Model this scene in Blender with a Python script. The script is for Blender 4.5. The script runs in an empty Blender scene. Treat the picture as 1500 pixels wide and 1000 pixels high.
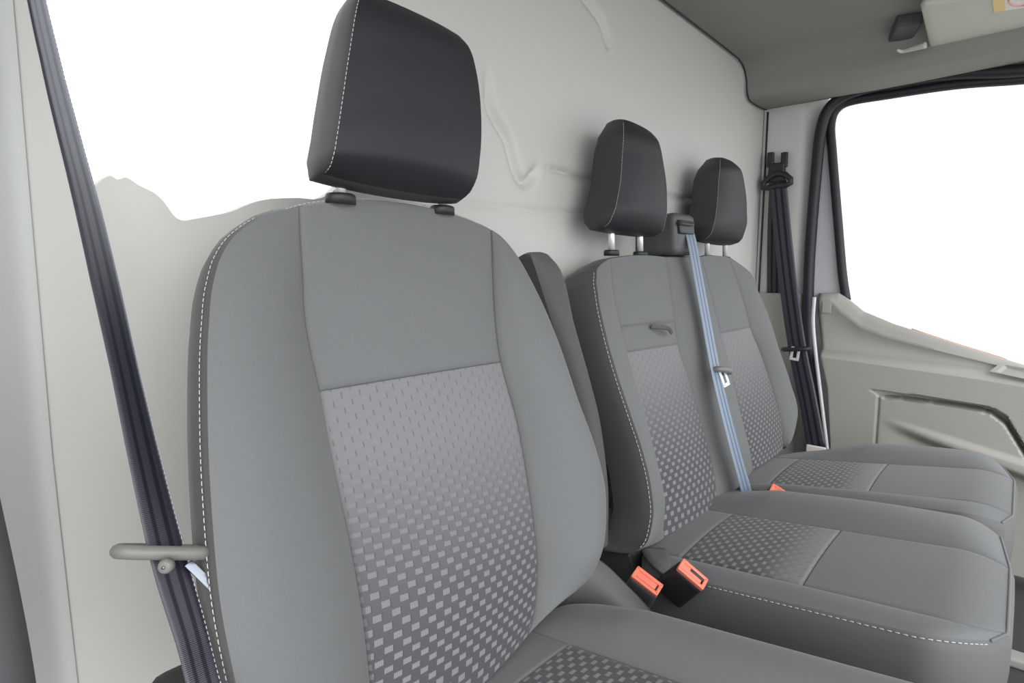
import bpy, bmesh, math, random
from mathutils import Vector, noise
random.seed(4)
V = Vector
sc = bpy.context.scene
COL = sc.collection
EYE = V((0, 0, 0.95))          # camera above the cab floor (floor is z = 0)
F = 850.0                      # focal length in pixels of a 1500 x 1000 frame
PITCH = math.atan(102 / F)
YAW = math.atan(750 / math.hypot(F, 102))   # view direction, measured from the cross-cab axis (+X) towards the bulkhead (+Y)
FW = V((math.cos(YAW) * math.cos(PITCH), math.sin(YAW) * math.cos(PITCH), -math.sin(PITCH)))
RT = V((math.sin(YAW), -math.cos(YAW), 0))
UP = RT.cross(FW)
NX, NY, NZ = V((1, 0, 0)), V((0, 1, 0)), V((0, 0, 1))


def at(px, py, n, c):
    """measured point of the photo on the plane n.p = c (relative to the eye), in world space"""
    d = FW + RT * ((px - 750) / F) + UP * ((500 - py) / F)
    return d * (c / n.dot(d)) + EYE


# ------------------------------------------------------------------ materials
def new_mat(name):
    m = bpy.data.materials.new(name); m.use_nodes = True
    nt = m.node_tree
    return m, nt, nt.nodes['Principled BSDF']


def N(nt, typ, **kw):
    n = nt.nodes.new(typ)
    for k, v in kw.items():
        setattr(n, k, v)
    return n


def math_node(nt, op, a, b=None):
    n = N(nt, 'ShaderNodeMath', operation=op)
    for i, v in enumerate((a, b)):
        if v is None: continue
        if isinstance(v, (int, float)): n.inputs[i].default_value = v
        else: nt.links.new(v, n.inputs[i])
    return n.outputs[0]


def plain(name, col, rough=.6, spec=.4, metal=0, bump=0, bscale=400, sheen=0, var=0.0):
    m, nt, b = new_mat(name)
    b.inputs['Base Color'].default_value = (*col, 1)
    b.inputs['Roughness'].default_value = rough
    b.inputs['Specular IOR Level'].default_value = spec
    b.inputs['Metallic'].default_value = metal
    if sheen:
        b.inputs['Sheen Weight'].default_value = sheen
        b.inputs['Sheen Roughness'].default_value = .45
    tc = N(nt, 'ShaderNodeTexCoord')
    if bump:
        no = N(nt, 'ShaderNodeTexNoise'); no.inputs['Scale'].default_value = bscale
        no.inputs['Detail'].default_value = 2
        nt.links.new(tc.outputs['Object'], no.inputs['Vector'])
        bp = N(nt, 'ShaderNodeBump'); bp.inputs['Strength'].default_value = bump
        bp.inputs['Distance'].default_value = .001
        nt.links.new(no.outputs['Fac'], bp.inputs['Height'])
        nt.links.new(bp.outputs['Normal'], b.inputs['Normal'])
    if var:
        n2 = N(nt, 'ShaderNodeTexNoise'); n2.inputs['Scale'].default_value = bscale * .6
        n2.inputs['Detail'].default_value = 3
        nt.links.new(tc.outputs['Object'], n2.inputs['Vector'])
        mx = N(nt, 'ShaderNodeMix', data_type='RGBA')
        mx.inputs['A'].default_value = (*[c * (1 - var) for c in col], 1)
        mx.inputs['B'].default_value = (*[c * (1 + var) for c in col], 1)
        nt.links.new(n2.outputs['Fac'], mx.inputs['Factor'])
        nt.links.new(mx.outputs['Result'], b.inputs['Base Color'])
    return m


def weave(name, fade0, fade1, pu=.0225, pv=.0094):
    """dark cloth with staggered light woven dashes that thin out away from the seat crease; UV in metres"""
    m, nt, b = new_mat(name)
    uv = N(nt, 'ShaderNodeUVMap'); sp = N(nt, 'ShaderNodeSeparateXYZ')
    nt.links.new(uv.outputs[0], sp.inputs[0])
    u, v = sp.outputs[0], sp.outputs[1]
    row = math_node(nt, 'DIVIDE', v, pv)
    fl = math_node(nt, 'FLOOR', row)
    sh = math_node(nt, 'MULTIPLY', math_node(nt, 'MODULO', math_node(nt, 'ADD', fl, 200.0), 2.0), .5)
    cu = math_node(nt, 'FRACT', math_node(nt, 'ADD', math_node(nt, 'ADD', math_node(nt, 'DIVIDE', u, pu), sh), 100.0))
    cv = math_node(nt, 'FRACT', row)
    box = math_node(nt, 'MULTIPLY', math_node(nt, 'LESS_THAN', cu, .45),
                    math_node(nt, 'MULTIPLY', math_node(nt, 'GREATER_THAN', cv, .18), math_node(nt, 'LESS_THAN', cv, .76)))
    # thin dark outline left/below each dash (stays visible where the dash itself has faded)
    edge = math_node(nt, 'MULTIPLY', math_node(nt, 'GREATER_THAN', cu, .45), math_node(nt, 'LESS_THAN', cu, .53))
    edge = math_node(nt, 'MULTIPLY', edge, math_node(nt, 'LESS_THAN', cv, .8))
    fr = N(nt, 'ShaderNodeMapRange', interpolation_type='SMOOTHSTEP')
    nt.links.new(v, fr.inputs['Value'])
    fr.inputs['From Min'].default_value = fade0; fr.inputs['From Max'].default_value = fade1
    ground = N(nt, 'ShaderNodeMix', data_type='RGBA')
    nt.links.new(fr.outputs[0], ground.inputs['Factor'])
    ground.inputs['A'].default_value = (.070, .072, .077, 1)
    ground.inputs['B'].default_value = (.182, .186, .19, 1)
    thread = N(nt, 'ShaderNodeTexWave'); thread.inputs['Scale'].default_value = 160
    tc = N(nt, 'ShaderNodeUVMap'); nt.links.new(tc.outputs[0], thread.inputs['Vector'])
    light = N(nt, 'ShaderNodeMix', data_type='RGBA')
    nt.links.new(thread.outputs['Fac'], light.inputs['Factor'])
    light.inputs['A'].default_value = (.165, .165, .17, 1)
    light.inputs['B'].default_value = (.235, .23, .23, 1)
    m1 = N(nt, 'ShaderNodeMix', data_type='RGBA')
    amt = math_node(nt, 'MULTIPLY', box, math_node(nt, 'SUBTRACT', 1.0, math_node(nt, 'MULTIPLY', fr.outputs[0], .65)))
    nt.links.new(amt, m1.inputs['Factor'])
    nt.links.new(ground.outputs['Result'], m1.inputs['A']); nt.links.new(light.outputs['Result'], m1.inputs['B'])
    m2 = N(nt, 'ShaderNodeMix', data_type='RGBA')
    nt.links.new(math_node(nt, 'MULTIPLY', edge, .45), m2.inputs['Factor'])
    nt.links.new(m1.outputs['Result'], m2.inputs['A']); m2.inputs['B'].default_value = (.055, .055, .06, 1)
    nt.links.new(m2.outputs['Result'], b.inputs['Base Color'])
    b.inputs['Roughness'].default_value = .75
    b.inputs['Specular IOR Level'].default_value = .3
    b.inputs['Sheen Weight'].default_value = .15
    bp = N(nt, 'ShaderNodeBump'); bp.inputs['Strength'].default_value = .35; bp.inputs['Distance'].default_value = .001
    nt.links.new(box, bp.inputs['Height']); nt.links.new(bp.outputs['Normal'], b.inputs['Normal'])
    return m


def webbing(name, col, hi, sheen=.6):
    """woven belt: three lengthwise ribs, fine cross ribs; UV u across 0..1, v metres along"""
    m, nt, b = new_mat(name)
    uv = N(nt, 'ShaderNodeUVMap'); sp = N(nt, 'ShaderNodeSeparateXYZ')
    nt.links.new(uv.outputs[0], sp.inputs[0])
    cr = N(nt, 'ShaderNodeValToRGB')
    nt.links.new(sp.outputs[0], cr.inputs[0])
    el = cr.color_ramp.elements
    cr.color_ramp.interpolation = 'LINEAR'
    el[0].position = 0; el[0].color = (*hi, 1)
    el[1].position = 1; el[1].color = (*hi, 1)
    for p, c in ((.24, hi), (.28, col), (.36, col), (.40, hi), (.58, hi), (.62, col), (.72, col), (.76, hi)):
        e = el.new(p); e.color = (*c, 1)
    nt.links.new(cr.outputs[0], b.inputs['Base Color'])
    for e in el: e.color[3] = .35 if abs(e.color[0] - col[0]) < 1e-4 else 1
    nt.links.new(math_node(nt, 'MULTIPLY', cr.outputs[1], .8), b.inputs['Specular IOR Level'])
    b.inputs['Roughness'].default_value = .40
    b.inputs['Specular IOR Level'].default_value = .7
    b.inputs['Sheen Weight'].default_value = sheen
    b.inputs['Sheen Roughness'].default_value = .3
    b.inputs['Sheen Tint'].default_value = (.75, .85, 1, 1)
    w = math_node(nt, 'SINE', math_node(nt, 'MULTIPLY', sp.outputs[1], 4200.0))
    bp = N(nt, 'ShaderNodeBump'); bp.inputs['Strength'].default_value = .25; bp.inputs['Distance'].default_value = .0006
    nt.links.new(w, bp.inputs['Height']); nt.links.new(bp.outputs['Normal'], b.inputs['Normal'])
    return m


M = {}
M['fabric'] = plain('grey_seat_fabric', (.140, .1445, .147), .72, .35, bump=.25, bscale=900, sheen=.15, var=.10)
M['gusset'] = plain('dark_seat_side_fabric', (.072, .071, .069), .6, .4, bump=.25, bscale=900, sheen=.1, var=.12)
M['cushside'] = plain('shaded_cushion_side_fabric', (.108, .109, .109), .65, .4, bump=.25, bscale=900, sheen=.1, var=.1)  # seat cloth again, darkened: the shade on the sides is in the colour
M['head'] = plain('charcoal_headrest_fabric', (.017, .018, .021), .55, .4, bump=.2, bscale=900)
M['headside'] = plain('charcoal_headrest_side', (.036, .036, .037), .5, .45, bump=.2, bscale=900)
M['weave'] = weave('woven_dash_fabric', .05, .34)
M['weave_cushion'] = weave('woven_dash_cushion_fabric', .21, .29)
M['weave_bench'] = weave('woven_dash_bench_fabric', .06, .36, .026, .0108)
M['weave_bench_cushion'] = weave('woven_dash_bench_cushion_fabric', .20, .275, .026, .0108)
M['thread'] = plain('pale_thread', (.50, .49, .50), .6)
M['chrome'] = plain('chrome_post', (.88, .88, .88), .28, .5, metal=.45)
M['black'] = plain('black_plastic', (.022, .022, .024), .45, .5, bump=.1, bscale=600)
M['dgrey'] = plain('dark_grey_plastic', (.075, .077, .08), .5, .5, bump=.15, bscale=700)
M['red'] = plain('salmon_red_button', (.80, .20, .13), .35, .5)
M['metal'] = plain('satin_steel', (.20, .22, .25), .33, .5, metal=1)
M['bright'] = plain('bright_steel', (.85, .86, .87), .4, .5, metal=.3)
M['tongue'] = plain('grey_tongue_cover', (.17, .165, .155), .4, .5)
M['wall'] = plain('pale_grey_painted_steel', (.55, .545, .52), .5, .4, var=.015, bscale=8)
M['liner'] = plain('grey_headliner', (.28, .277, .262), .9, .1, bump=.2, bscale=700)
M['pillar'] = plain('pale_pillar_plastic', (.60, .615, .585), .55, .35)
M['trim'] = plain('warm_grey_trim', (.33, .325, .305), .55, .35, bump=.12, bscale=800)
M['doorp'] = plain('warm_grey_door_plastic', (.37, .36, .33), .5, .4, bump=.12, bscale=800)
M['rubber'] = plain('black_rubber_seal', (.020, .020, .026), .5, .45)
M['paint'] = plain('silver_body_paint', (.62, .62, .64), .35, .5)
M['visor'] = plain('sun_visor_vinyl', (.56, .57, .50), .65, .3)
M['sticker'] = plain('sticker_white', (.85, .80, .76), .5)
M['yellow'] = plain('sticker_yellow', (.85, .62, .22), .5)
M['pink'] = plain('sticker_pink_mark', (.80, .42, .36), .5)
M['floor'] = plain('dark_floor_mat', (.06, .06, .06), .8, .2, bump=.3, bscale=300)
M['belt'] = webbing('navy_webbing', (.009, .009, .015), (.018, .018, .030), .5)
M['beltc'] = webbing('navy_webbing_in_glare', (.10, .14, .20), (.20, .26, .34))  # same navy webbing, with its glare put into a paler colour
M['orange'] = plain('orange_outer_strip', (.8, .25, .12), .5)

# ------------------------------------------------------------------ mesh helpers
def thing(name, label, cat, loc, group=None):
    o = bpy.data.objects.new(name, None); COL.objects.link(o)
    o.location = loc; o.empty_display_size = .05
    o['label'] = label; o['category'] = cat
    if group: o['group'] = group
    return o


def world_loc(o):
    p = V((0, 0, 0))
    while o: p = p + o.location; o = o.parent
    return p


def mesh(name, vs, fs, mats, parent=None, uvs=None, mi=None, smooth=True, loc=None, label=None, auto=None):
    """link ONE mesh object; vs in world space, moved into the parent's (or loc's) frame"""
    o = bpy.data.objects.new(name, bpy.data.meshes.new(name)); COL.objects.link(o)
    if parent:
        o.parent = parent; base = world_loc(parent)
    else:
        base = V(loc) if loc is not None else V((0, 0, 0)); o.location = base
    me = o.data
    me.from_pydata([V(v) - base for v in vs], [], fs)
    if not isinstance(mats, (list, tuple)): mats = [mats]
    for m in mats: me.materials.append(m)
    if mi:
        for p, i in zip(me.polygons, mi): p.material_index = i
    if uvs:
        ul = me.uv_layers.new(name='UVMap')
        for p in me.polygons:
            for li, vi in zip(p.loop_indices, p.vertices): ul.data[li].uv = uvs[vi]
    bm = bmesh.new(); bm.from_mesh(me)
    bmesh.ops.remove_doubles(bm, verts=bm.verts, dist=1e-6)
    bmesh.ops.recalc_face_normals(bm, faces=bm.faces)
    bm.to_mesh(me); bm.free()
    for p in me.polygons: p.use_smooth = smooth
    if auto: me.set_sharp_from_angle(angle=math.radians(auto))
    if label: o['label'] = label
    return o


def struct(o): o['kind'] = 'structure'; return o


def crv(pts):
    """pts [(t, Vector)] -> smooth interpolating function of t"""
    ts = [p[0] for p in pts]; ps = [p[1] for p in pts]; n = len(ts)
    def tan(i):
        if i == 0: return (ps[1] - ps[0]) / (ts[1] - ts[0])
        if i == n - 1: return (ps[-1] - ps[-2]) / (ts[-1] - ts[-2])
        h0, h1 = ts[i] - ts[i-1], ts[i+1] - ts[i]
        return ((ps[i] - ps[i-1]) / h0 * h1 + (ps[i+1] - ps[i]) / h1 * h0) / (h0 + h1)
    tg = [tan(i) for i in range(n)]
    def f(t):
        t = min(max(t, ts[0]), ts[-1])
        i = 0
        while i < n - 2 and t > ts[i+1]: i += 1
        h = ts[i+1] - ts[i]; x = (t - ts[i]) / h
        return (ps[i] * (2*x**3 - 3*x**2 + 1) + tg[i] * h * (x**3 - 2*x**2 + x)
                + ps[i+1] * (3*x**2 - 2*x**3) + tg[i+1] * h * (x**3 - x**2))
    return f


def pxcurve(rows, k, c):
    """rows (t, px, py, off): measured points on the reclined plane Y - k z = c + off"""
    n = V((0, 1, -k))
    return crv([(t, at(x, y, n, c + o)) for t, x, y, o in rows])


def lin(pts):
    """piecewise-linear scalar of t"""
    def f(t):
        if t <= pts[0][0]: return pts[0][1]
        for (a, x), (b, y) in zip(pts, pts[1:]):
            if t <= b: return x + (y - x) * (t - a) / (b - a)
        return pts[-1][1]
    return f


def pad(curves, spans, tvals, seam_rows, nrm, rings, keyf, keys, uv0=0.0, groove=.0034, seam_off=(), dsc=None):
    """stitched cushion. curves: seam lines as functions of t; spans: per gap (ns, bulge(t)->Vector, power);
    seam_rows {t: spans it crosses}; nrm: inward direction; rings [(depth, inset)] sweep the edge back.
    keyf(span, t_mid) names the part each face goes to."""
    nrm = nrm.normalized()
    T = set(tvals)
    for t in seam_rows: T |= {t, t - .004, t + .004}
    T = sorted(T)
    cols = []                              # (span, s)
    for i, (ns, bl, pw) in enumerate(spans):
        ss = [j / ns for j in range(ns + 1)]
        ss = ss[:1] + [.012] + ss[1:-1] + [.988] + ss[-1:]
        for s in ss:
            if i and s == 0: continue
            cols.append((i, s))
    P = []; UVg = []
    mid = curves[len(curves)//2]
    vlen = 0; prev = None
    for t in T:
        cp = [c(t) for c in curves]
        if prev is not None: vlen += (cp[len(cp)//2] - prev).length
        prev = cp[len(cp)//2]
        row = []; uvr = []
        for i, s in cols:
            ns, bl, pw = spans[i]
            p = cp[i].lerp(cp[i+1], s)
            if bl: p = p + bl(t) * (1 - abs(2*s - 1) ** pw)
            if s == 1 and i < len(spans) - 1 and (i + 1) not in seam_off: p = p + nrm * groove
            if t in seam_rows and i in seam_rows[t] : p = p + nrm * groove
            row.append(p); uvr.append(((s - .5) * (cp[i+1] - cp[i]).length, vlen + uv0))
        P.append(row); UVg.append(uvr)
    nr, nc = len(T), len(cols)
    out = {k: ([], [], [], {}) for k in keys}
    def vid(key, r, c):
        vs, fs, uvs, d = out[key]
        if (r, c) not in d:
            d[(r, c)] = len(vs); vs.append(P[r][c]); uvs.append(UVg[r][c])
        return d[(r, c)]
    for r in range(nr - 1):
        for c in range(nc - 1):
            key = keyf(cols[c + 1][0], (T[r] + T[r+1]) / 2)
            q = [vid(key, r, c), vid(key, r, c+1), vid(key, r+1, c+1), vid(key, r+1, c)]
            out[key][1].append(q)
    # perimeter and its sweep
    per = [(r, 0) for r in range(nr)] + [(nr-1, c) for c in range(1, nc)] + [(r, nc-1) for r in range(nr-2, -1, -1)] + [(0, c) for c in range(nc-2, 0, -1)]
    pp = [P[r][c] for r, c in per]
    cen = sum(pp, V((0, 0, 0))) / len(pp)
    vs, fs = list(pp), []
    n = len(pp)
    for dep, ins in rings:
        for p, (r_, c_) in zip(pp, per):
            k_ = dsc(T[r_]) if dsc else 1
            d = cen - p; d = d - nrm * d.dot(nrm)
            L = d.length
            vs.append(p + nrm * dep * k_ + (d / L * min(ins, L * .8) if L > 1e-6 else V((0, 0, 0))))
    for k in range(len(rings)):
        for j in range(n):
            a, b2 = k*n + j, k*n + (j+1) % n
            fs.append([a, b2, b2 + n, a + n])
    vs.append(cen + nrm * (rings[-1][0] + .004)); last = len(vs) - 1; k0 = len(rings) * n
    for j in range(n): fs.append([k0 + j, k0 + (j+1) % n, last])
    return {k: (o[0], o[1], o[2]) for k, o in out.items()}, (vs, fs), P


def tube_geo(pts, r, n=10, caps=True, closed=False):
    pts = [V(p) for p in pts]; vs, fs = [], []
    m = len(pts); rr = r if isinstance(r, (list, tuple)) else [r] * m
    ref = None
    for i, p in enumerate(pts):
        a = pts[(i-1) % m] if (closed or i) else p
        b = pts[(i+1) % m] if (closed or i < m-1) else p
        d = (b - a).normalized()
        if ref is None:
            ref = d.cross(V((.3, .2, 1)) if abs(d.z) < .9 else V((1, .2, .1))).normalized()
        ref = (ref - d * ref.dot(d)).normalized(); s = d.cross(ref)
        for j in range(n):
            w = 2*math.pi*j/n
            vs.append(p + (ref * math.cos(w) + s * math.sin(w)) * rr[i])
    for i in range(m if closed else m - 1):
        for j in range(n):
            i2 = (i+1) % m
            fs.append([i*n + j, i*n + (j+1) % n, i2*n + (j+1) % n, i2*n + j])
    if caps and not closed:
        fs.append(list(range(n))[::-1]); fs.append([(m-1)*n + j for j in range(n)])
    return vs, fs


def merge(*geos):
    vs, fs = [], []
    for v, f in geos:
        k = len(vs); vs += list(v); fs += [[i + k for i in q] for q in f]
    return vs, fs


def smooth_path(pts, sub=8):
    pts = [V(p) for p in pts]
    f = crv([(i, p) for i, p in enumerate(pts)])
    return [f(i / sub) for i in range((len(pts) - 1) * sub + 1)]


def box_geo(c, ax, ay, az, hx, hy, hz, bev=.15, taper=1.0):
    """rounded box as a superellipsoid-ish lofted block: centre, three unit axes, half sizes"""
    bm = bmesh.new(); bmesh.ops.create_cube(bm, size=2)
    b = min(hx, hy, hz) * bev * 2
    for v in bm.verts:
        s = taper if v.co.z > 0 else 1
        v.co = V((v.co.x * hx * s, v.co.y * hy * s, v.co.z * hz))
    bmesh.ops.bevel(bm, geom=bm.edges[:], offset=b, segments=3, profile=.6, affect='EDGES')
    vs = [V(c) + ax * v.co.x + ay * v.co.y + az * v.co.z for v in bm.verts]
    bm.verts.index_update()
    fs = [[v.index for v in f.verts] for f in bm.faces]
    bm.free(); return vs, fs


def ribbon(path, wdirs, width, thick=.0016):
    """belt: path points, width directions; returns verts, faces, uvs"""
    vs, fs, uvs = [], [], []; L = 0
    nacr = 8
    for i, p in enumerate(path):
        if i: L += (p - path[i-1]).length
        d = (path[min(i+1, len(path)-1)] - path[max(i-1, 0)]).normalized()
        w = wdirs[i] if isinstance(wdirs, list) else wdirs
        w = (w - d * w.dot(d)).normalized(); nn = d.cross(w).normalized()
        wd = width[i] if isinstance(width, list) else width
        for side in (1, -1):
            for j in range(nacr + 1):
                s = j / nacr if side > 0 else 1 - j / nacr
                vs.append(p + w * (s - .5) * wd + nn * side * thick * .5 * (1 if 0 < s < 1 else .3)); uvs.append((s, L))
    n = 2 * (nacr + 1)
    for i in range(len(path) - 1):
        for j in range(n):
            fs.append([i*n + j, i*n + (j+1) % n, (i+1)*n + (j+1) % n, (i+1)*n + j])
    fs.append(list(range(n))[::-1]); fs.append([(len(path)-1)*n + j for j in range(n)])
    return vs, fs, uvs


def stitches(path, out, step=.0062, ln=.0042, r=.00045, lift=.0012):
    """row of thread dashes along a path"""
    segs = []; acc = 0; geos = []
    pts = [V(p) for p in path]
    tot = [0]
    for a, b in zip(pts, pts[1:]): tot.append(tot[-1] + (b - a).length)
    def pos(s):
        for i in range(len(pts) - 1):
            if s <= tot[i+1]: return pts[i].lerp(pts[i+1], (s - tot[i]) / max(tot[i+1] - tot[i], 1e-9))
        return pts[-1]
    s = 0
    while s + ln < tot[-1]:
        a, b = pos(s), pos(s + ln); o = out * lift
        geos.append(tube_geo([a + o * .6, a.lerp(b, .25) + o, a.lerp(b, .75) + o, b + o * .6], r, 5)); s += step
    return merge(*geos)


TV = [i / 60 for i in range(61)] + [.97, .985, .993]
def vec(n, l): return n.normalized() * l

# ------------------------------------------------------------------ driver seat
KD, CD = .28, .606
nD = V((0, 1, -KD))            # backwards, square to the reclined backrest
oL = lambda t: lin([(0, 0), (.06, -.02), (.2, -.045), (.45, -.05), (.7, -.035), (.88, -.012), (1, .0)])(t)
def row(lst, off): return [(t, x, y, off(t) if callable(off) else off) for t, x, y in lst]
L_ = row([(0, 395, 1200), (.14, 366, 1100), (.27, 345, 1000), (.41, 321, 870), (.52, 310, 745), (.667, 304, 600), (.80, 306, 475), (.87, 313, 412), (.905, 324, 375), (.945, 352, 338), (.975, 393, 313), (1, 436, 304)], oL)
S1_ = row([(0, 553, 1135), (.18, 541, 985), (.29, 529, 885), (.40, 511, 785), (.48, 497, 722), (.587, 480, 640), (.667, 468, 573), (.73, 456, 520), (.80, 446, 462), (.885, 443, 395), (.94, 440, 350), (1, 437.5, 303.6)], 0)
S2_ = row([(0, 774, 930), (.12, 785, 883), (.2, 788, 832), (.33, 782, 760), (.43, 772, 690), (.54, 758, 615), (.667, 735, 530), (.79, 726, 460), (.885, 723, 400), (.95, 722, 362), (1, 721, 337)], 0)
R_ = row([(0, 780, 918), (.06, 832, 869), (.12, 863, 845), (.2, 882, 808), (.29, 888, 758), (.36, 886, 710), (.43, 874, 660), (.54, 848, 588), (.667, 818, 500), (.79, 788, 430), (.88, 758, 375), (.95, 735, 347), (1, 722, 337.6)], oL)
cv = [pxcurve(r, KD, CD) for r in (L_, S1_, S2_, R_)]
arch = lin([(0, 0), (.8, 0), (.9, .002), (.95, .007), (.98, .014), (1, .0215)])
lump = lin([(0, .012), (.3, .016), (.667, .008), (.85, .010), (1, 0)])
blst = lin([(0, .001), (.1, .014), (.2, .024), (.6, .022), (.85, .014), (.97, .002), (1, 0)])
seat = thing('driver_seat', 'large grey cloth driver seat in the foreground with dark headrest and woven centre panel', 'seat', V((.49, .35, 0)))
TS = .667
parts, gus, PG = pad(cv, [(16, lambda t: vec(nD, -blst(t)), 2.2), (28, lambda t: vec(nD, -lump(t)) + NZ * arch(t), 2), (16, lambda t: vec(nD, -blst(t)), 2.2)],
                 TV, {TS: [1]}, nD, [(.003, -.0015), (.010, -.005), (.022, -.006), (.045, -.002), (.075, .010), (.100, .035), (.110, .07)],
                 lambda i, t: 'insert' if i == 1 and t < TS else ('panel' if i == 1 else 'back'), ('insert', 'panel', 'back'))
bk = mesh('backrest', *merge(parts['back'][:2]), M['fabric'], seat)
mesh('upper_panel', *parts['panel'][:2], M['fabric'], bk)
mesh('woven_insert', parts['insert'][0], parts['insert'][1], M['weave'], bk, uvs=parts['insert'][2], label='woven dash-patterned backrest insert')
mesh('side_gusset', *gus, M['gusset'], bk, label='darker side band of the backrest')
stp = [cv[0](t / 120) + nD * .006 + V((-.004, 0, 0)) for t in range(8, 117)]
top_e = [cv[1](1).lerp(cv[2](1), s / 30) + NZ * (arch(1) * (1 - abs(2*s/30 - 1)**2) + .004) + nD * .006 for s in range(0, 31)]
mesh('stitching', *stitches(stp + top_e[1:], V((-.5, -.4, .5)).normalized()), M['thread'], bk, label='pale stitched seam')

# headrest
def headrest(parent, Lr, Rr, topc, k, c, bulge, rings, posts, post_r, sleeve, dsc):
    n = V((0, 1, -k))
    a, b = pxcurve(Lr, k, c), pxcurve(Rr, k, c)
    up = lin(topc)
    pr, gs, PG = pad([a, b], [(26, lambda t: vec(n, -bulge) * (1 - abs(2*t - 1)**3.5) + NZ * up(t), 2.6)], [i / 30 for i in range(31)], {}, n, rings,
                 lambda i, t: 'f', ('f',), dsc=dsc)
    ctr = (a(.5) + b(.5)) / 2
    h = mesh('headrest', *pr['f'][:2], M['head'], parent, label='charcoal headrest')
    mesh('headrest_side', *gs, M['headside'], h)
    st = [a(i / 60) + n * .001 for i in range(1, 59)]; sr = [b(i / 60) + n * .001 for i in range(3, 57)]
    mesh('stitching', *stitches(st, V((-.6, -.8, 0)), .0058, .0038), M['thread'], h)
    mesh('stitching', *stitches(sr, V((.6, -.8, 0)), .0058, .0038), M['thread'], h)
    for (lo, hi) in posts:
        mesh('headrest_post', *tube_geo([lo, lo.lerp(hi, .5), hi], post_r, 14), M['chrome'], h, label='chrome headrest post')
        vs, fs = [], []
        prof = [(0, -.008), (1, -.008), (1, .001), (.93, .0035), (.78, .0045), (.0, .0045)]
        m = 24
        for (q, z) in prof:
            for j in range(m):
                w = 2*math.pi*j/m; vs.append(lo + V((math.cos(w) * sleeve * q, math.sin(w) * sleeve * .8 * q, z)))
        for i in range(len(prof)-1):
            for j in range(m): fs.append([i*m + j, i*m + (j+1) % m, (i+1)*m + (j+1) % m, (i+1)*m + j])
        mesh('post_sleeve', vs, fs, M['black'], parent)
    return h

KH, CH = .10, .575 - .10 * .2
ho = lambda t: .034 * max(0, 1 - t / .2) ** 2.2 + .014 * max(0, (t - .85) / .15) ** 1.6
hl = row([(0, 474, 255), (.05, 483, 246), (.12, 489, 229), (.25, 494, 203), (.45, 502, 150), (.7, 513, 75), (.9, 525, 5), (1, 531, -12)], ho)
hr = row([(0, 676, 291), (.05, 687, 283), (.12, 697, 265), (.25, 703, 230), (.45, 705, 175), (.7, 698, 106), (.9, 685, 66), (1, 672, 52)], ho)
hds = lin([(0, .5), (.06, .8), (.15, 1), (.45, 1), (.7, .94), (.85, .83), (.95, .68), (1, .55)])
yp = .628
headrest(seat, hl, hr, [(0, -.004), (.1, 0), (.9, 0), (1, .004)], KH, CH, .014,
         [(.002, -.001), (.012, -.003), (.03, -.005), (.055, -.003), (.072, .008), (.080, .03)],
         [(at(499, 289, NY, yp), at(499, 245, NY, yp)), (at(648, 306, NY, yp), at(651, 262, NY, yp))],   .0068, .019, hds)

# driver cushion
ZD = .95 - .505
def xyz(x, y, z): return V((x, y, z))
cz = lambda y: ZD + (.45 - y) * .10
def line(x0, x1, y0, y1, dz=0, c0=0, c1=0):
    """fore-aft seam line from the rear (t=0) to the front (t=1); the front end rolls down a little"""
    def f(t):
        y = y0 + (y1 - y0) * t
        roll = -.025 * max(0, (t - .85) / .15) ** 2
        bend = c1 * max(0, (t - .86) / .14) ** 2 + c0 * max(0, (.10 - t) / .10) ** 2
        return V((x0 + (x1 - x0) * t + bend, y, cz(y) + dz + roll))
    return f
DCUR = [line(.235, .215, .50, -.06, c0=.02, c1=.05), line(.355, .345, .50, -.08), line(.600, .635, .50, -.08), line(.715, .755, .47, -.06, c0=-.015, c1=-.05)]
parts, gus, PG = pad(DCUR, [(14, lambda t: NZ * .034 * min(1, .35 + 3 * t), 2.4), (22, lambda t: NZ * .006, 2), (14, lambda t: NZ * .034 * min(1, .35 + 3 * t), 2.4)],
                 [i / 50 for i in range(51)], {.13: [1], .62: [1]}, V((0, 0, -1)), [(.004, -.003), (.02, -.008), (.06, -.006), (.12, .0), (.14, .03)],
                 lambda i, t: 'insert' if i == 1 and .13 < t < .62 else 'c', ('insert', 'c'))
cu = mesh('seat_cushion', *merge(parts['c'][:2]), M['fabric'], seat)
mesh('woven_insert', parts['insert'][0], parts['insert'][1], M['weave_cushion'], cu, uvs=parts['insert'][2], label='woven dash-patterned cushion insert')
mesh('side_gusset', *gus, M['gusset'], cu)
# inboard armrest folded up beside the backrest
arm = pxcurve([(-.5, 868, 800, 0), (-.2, 868, 710, 0), (0, 857, 640, 0), (.3, 836, 557, 0), (.6, 808, 470, 0), (.9, 783, 390, 0), (1, 777, 373, 0)], .2, .64)
arm2 = pxcurve([(-.5, 884, 790, 0), (-.2, 884, 700, 0), (0, 876, 625, 0), (.3, 861, 557, 0), (.6, 839, 476, 0), (.9, 818, 390, 0), (1, 803, 373, 0)], .2, .64)
pr, gs, PG = pad([arm, arm2], [(12, lambda t: V((0, -.018, 0)) * (1 - t**8) + NZ * .004 * t**8, 2.5)], [-.5 + i / 24 for i in range(37)], {}, V((0, 1, -.2)),
             [(.004, -.002), (.015, -.004), (.035, 0), (.045, .012)], lambda i, t: 'f', ('f',))
ar = mesh('armrest', *pr['f'][:2], M['gusset'], seat, label='armrest folded upright behind the shoulder')
mesh('armrest_back', *gs, M['gusset'], ar)
ap = (arm(-.35) + arm2(-.35)) / 2 + V((0, .02, 0))
mesh('armrest_pivot', *tube_geo([ap + V((-.09, 0, 0)), ap + V((-.005, 0, 0))], .022, 14), M['black'], seat)
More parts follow.
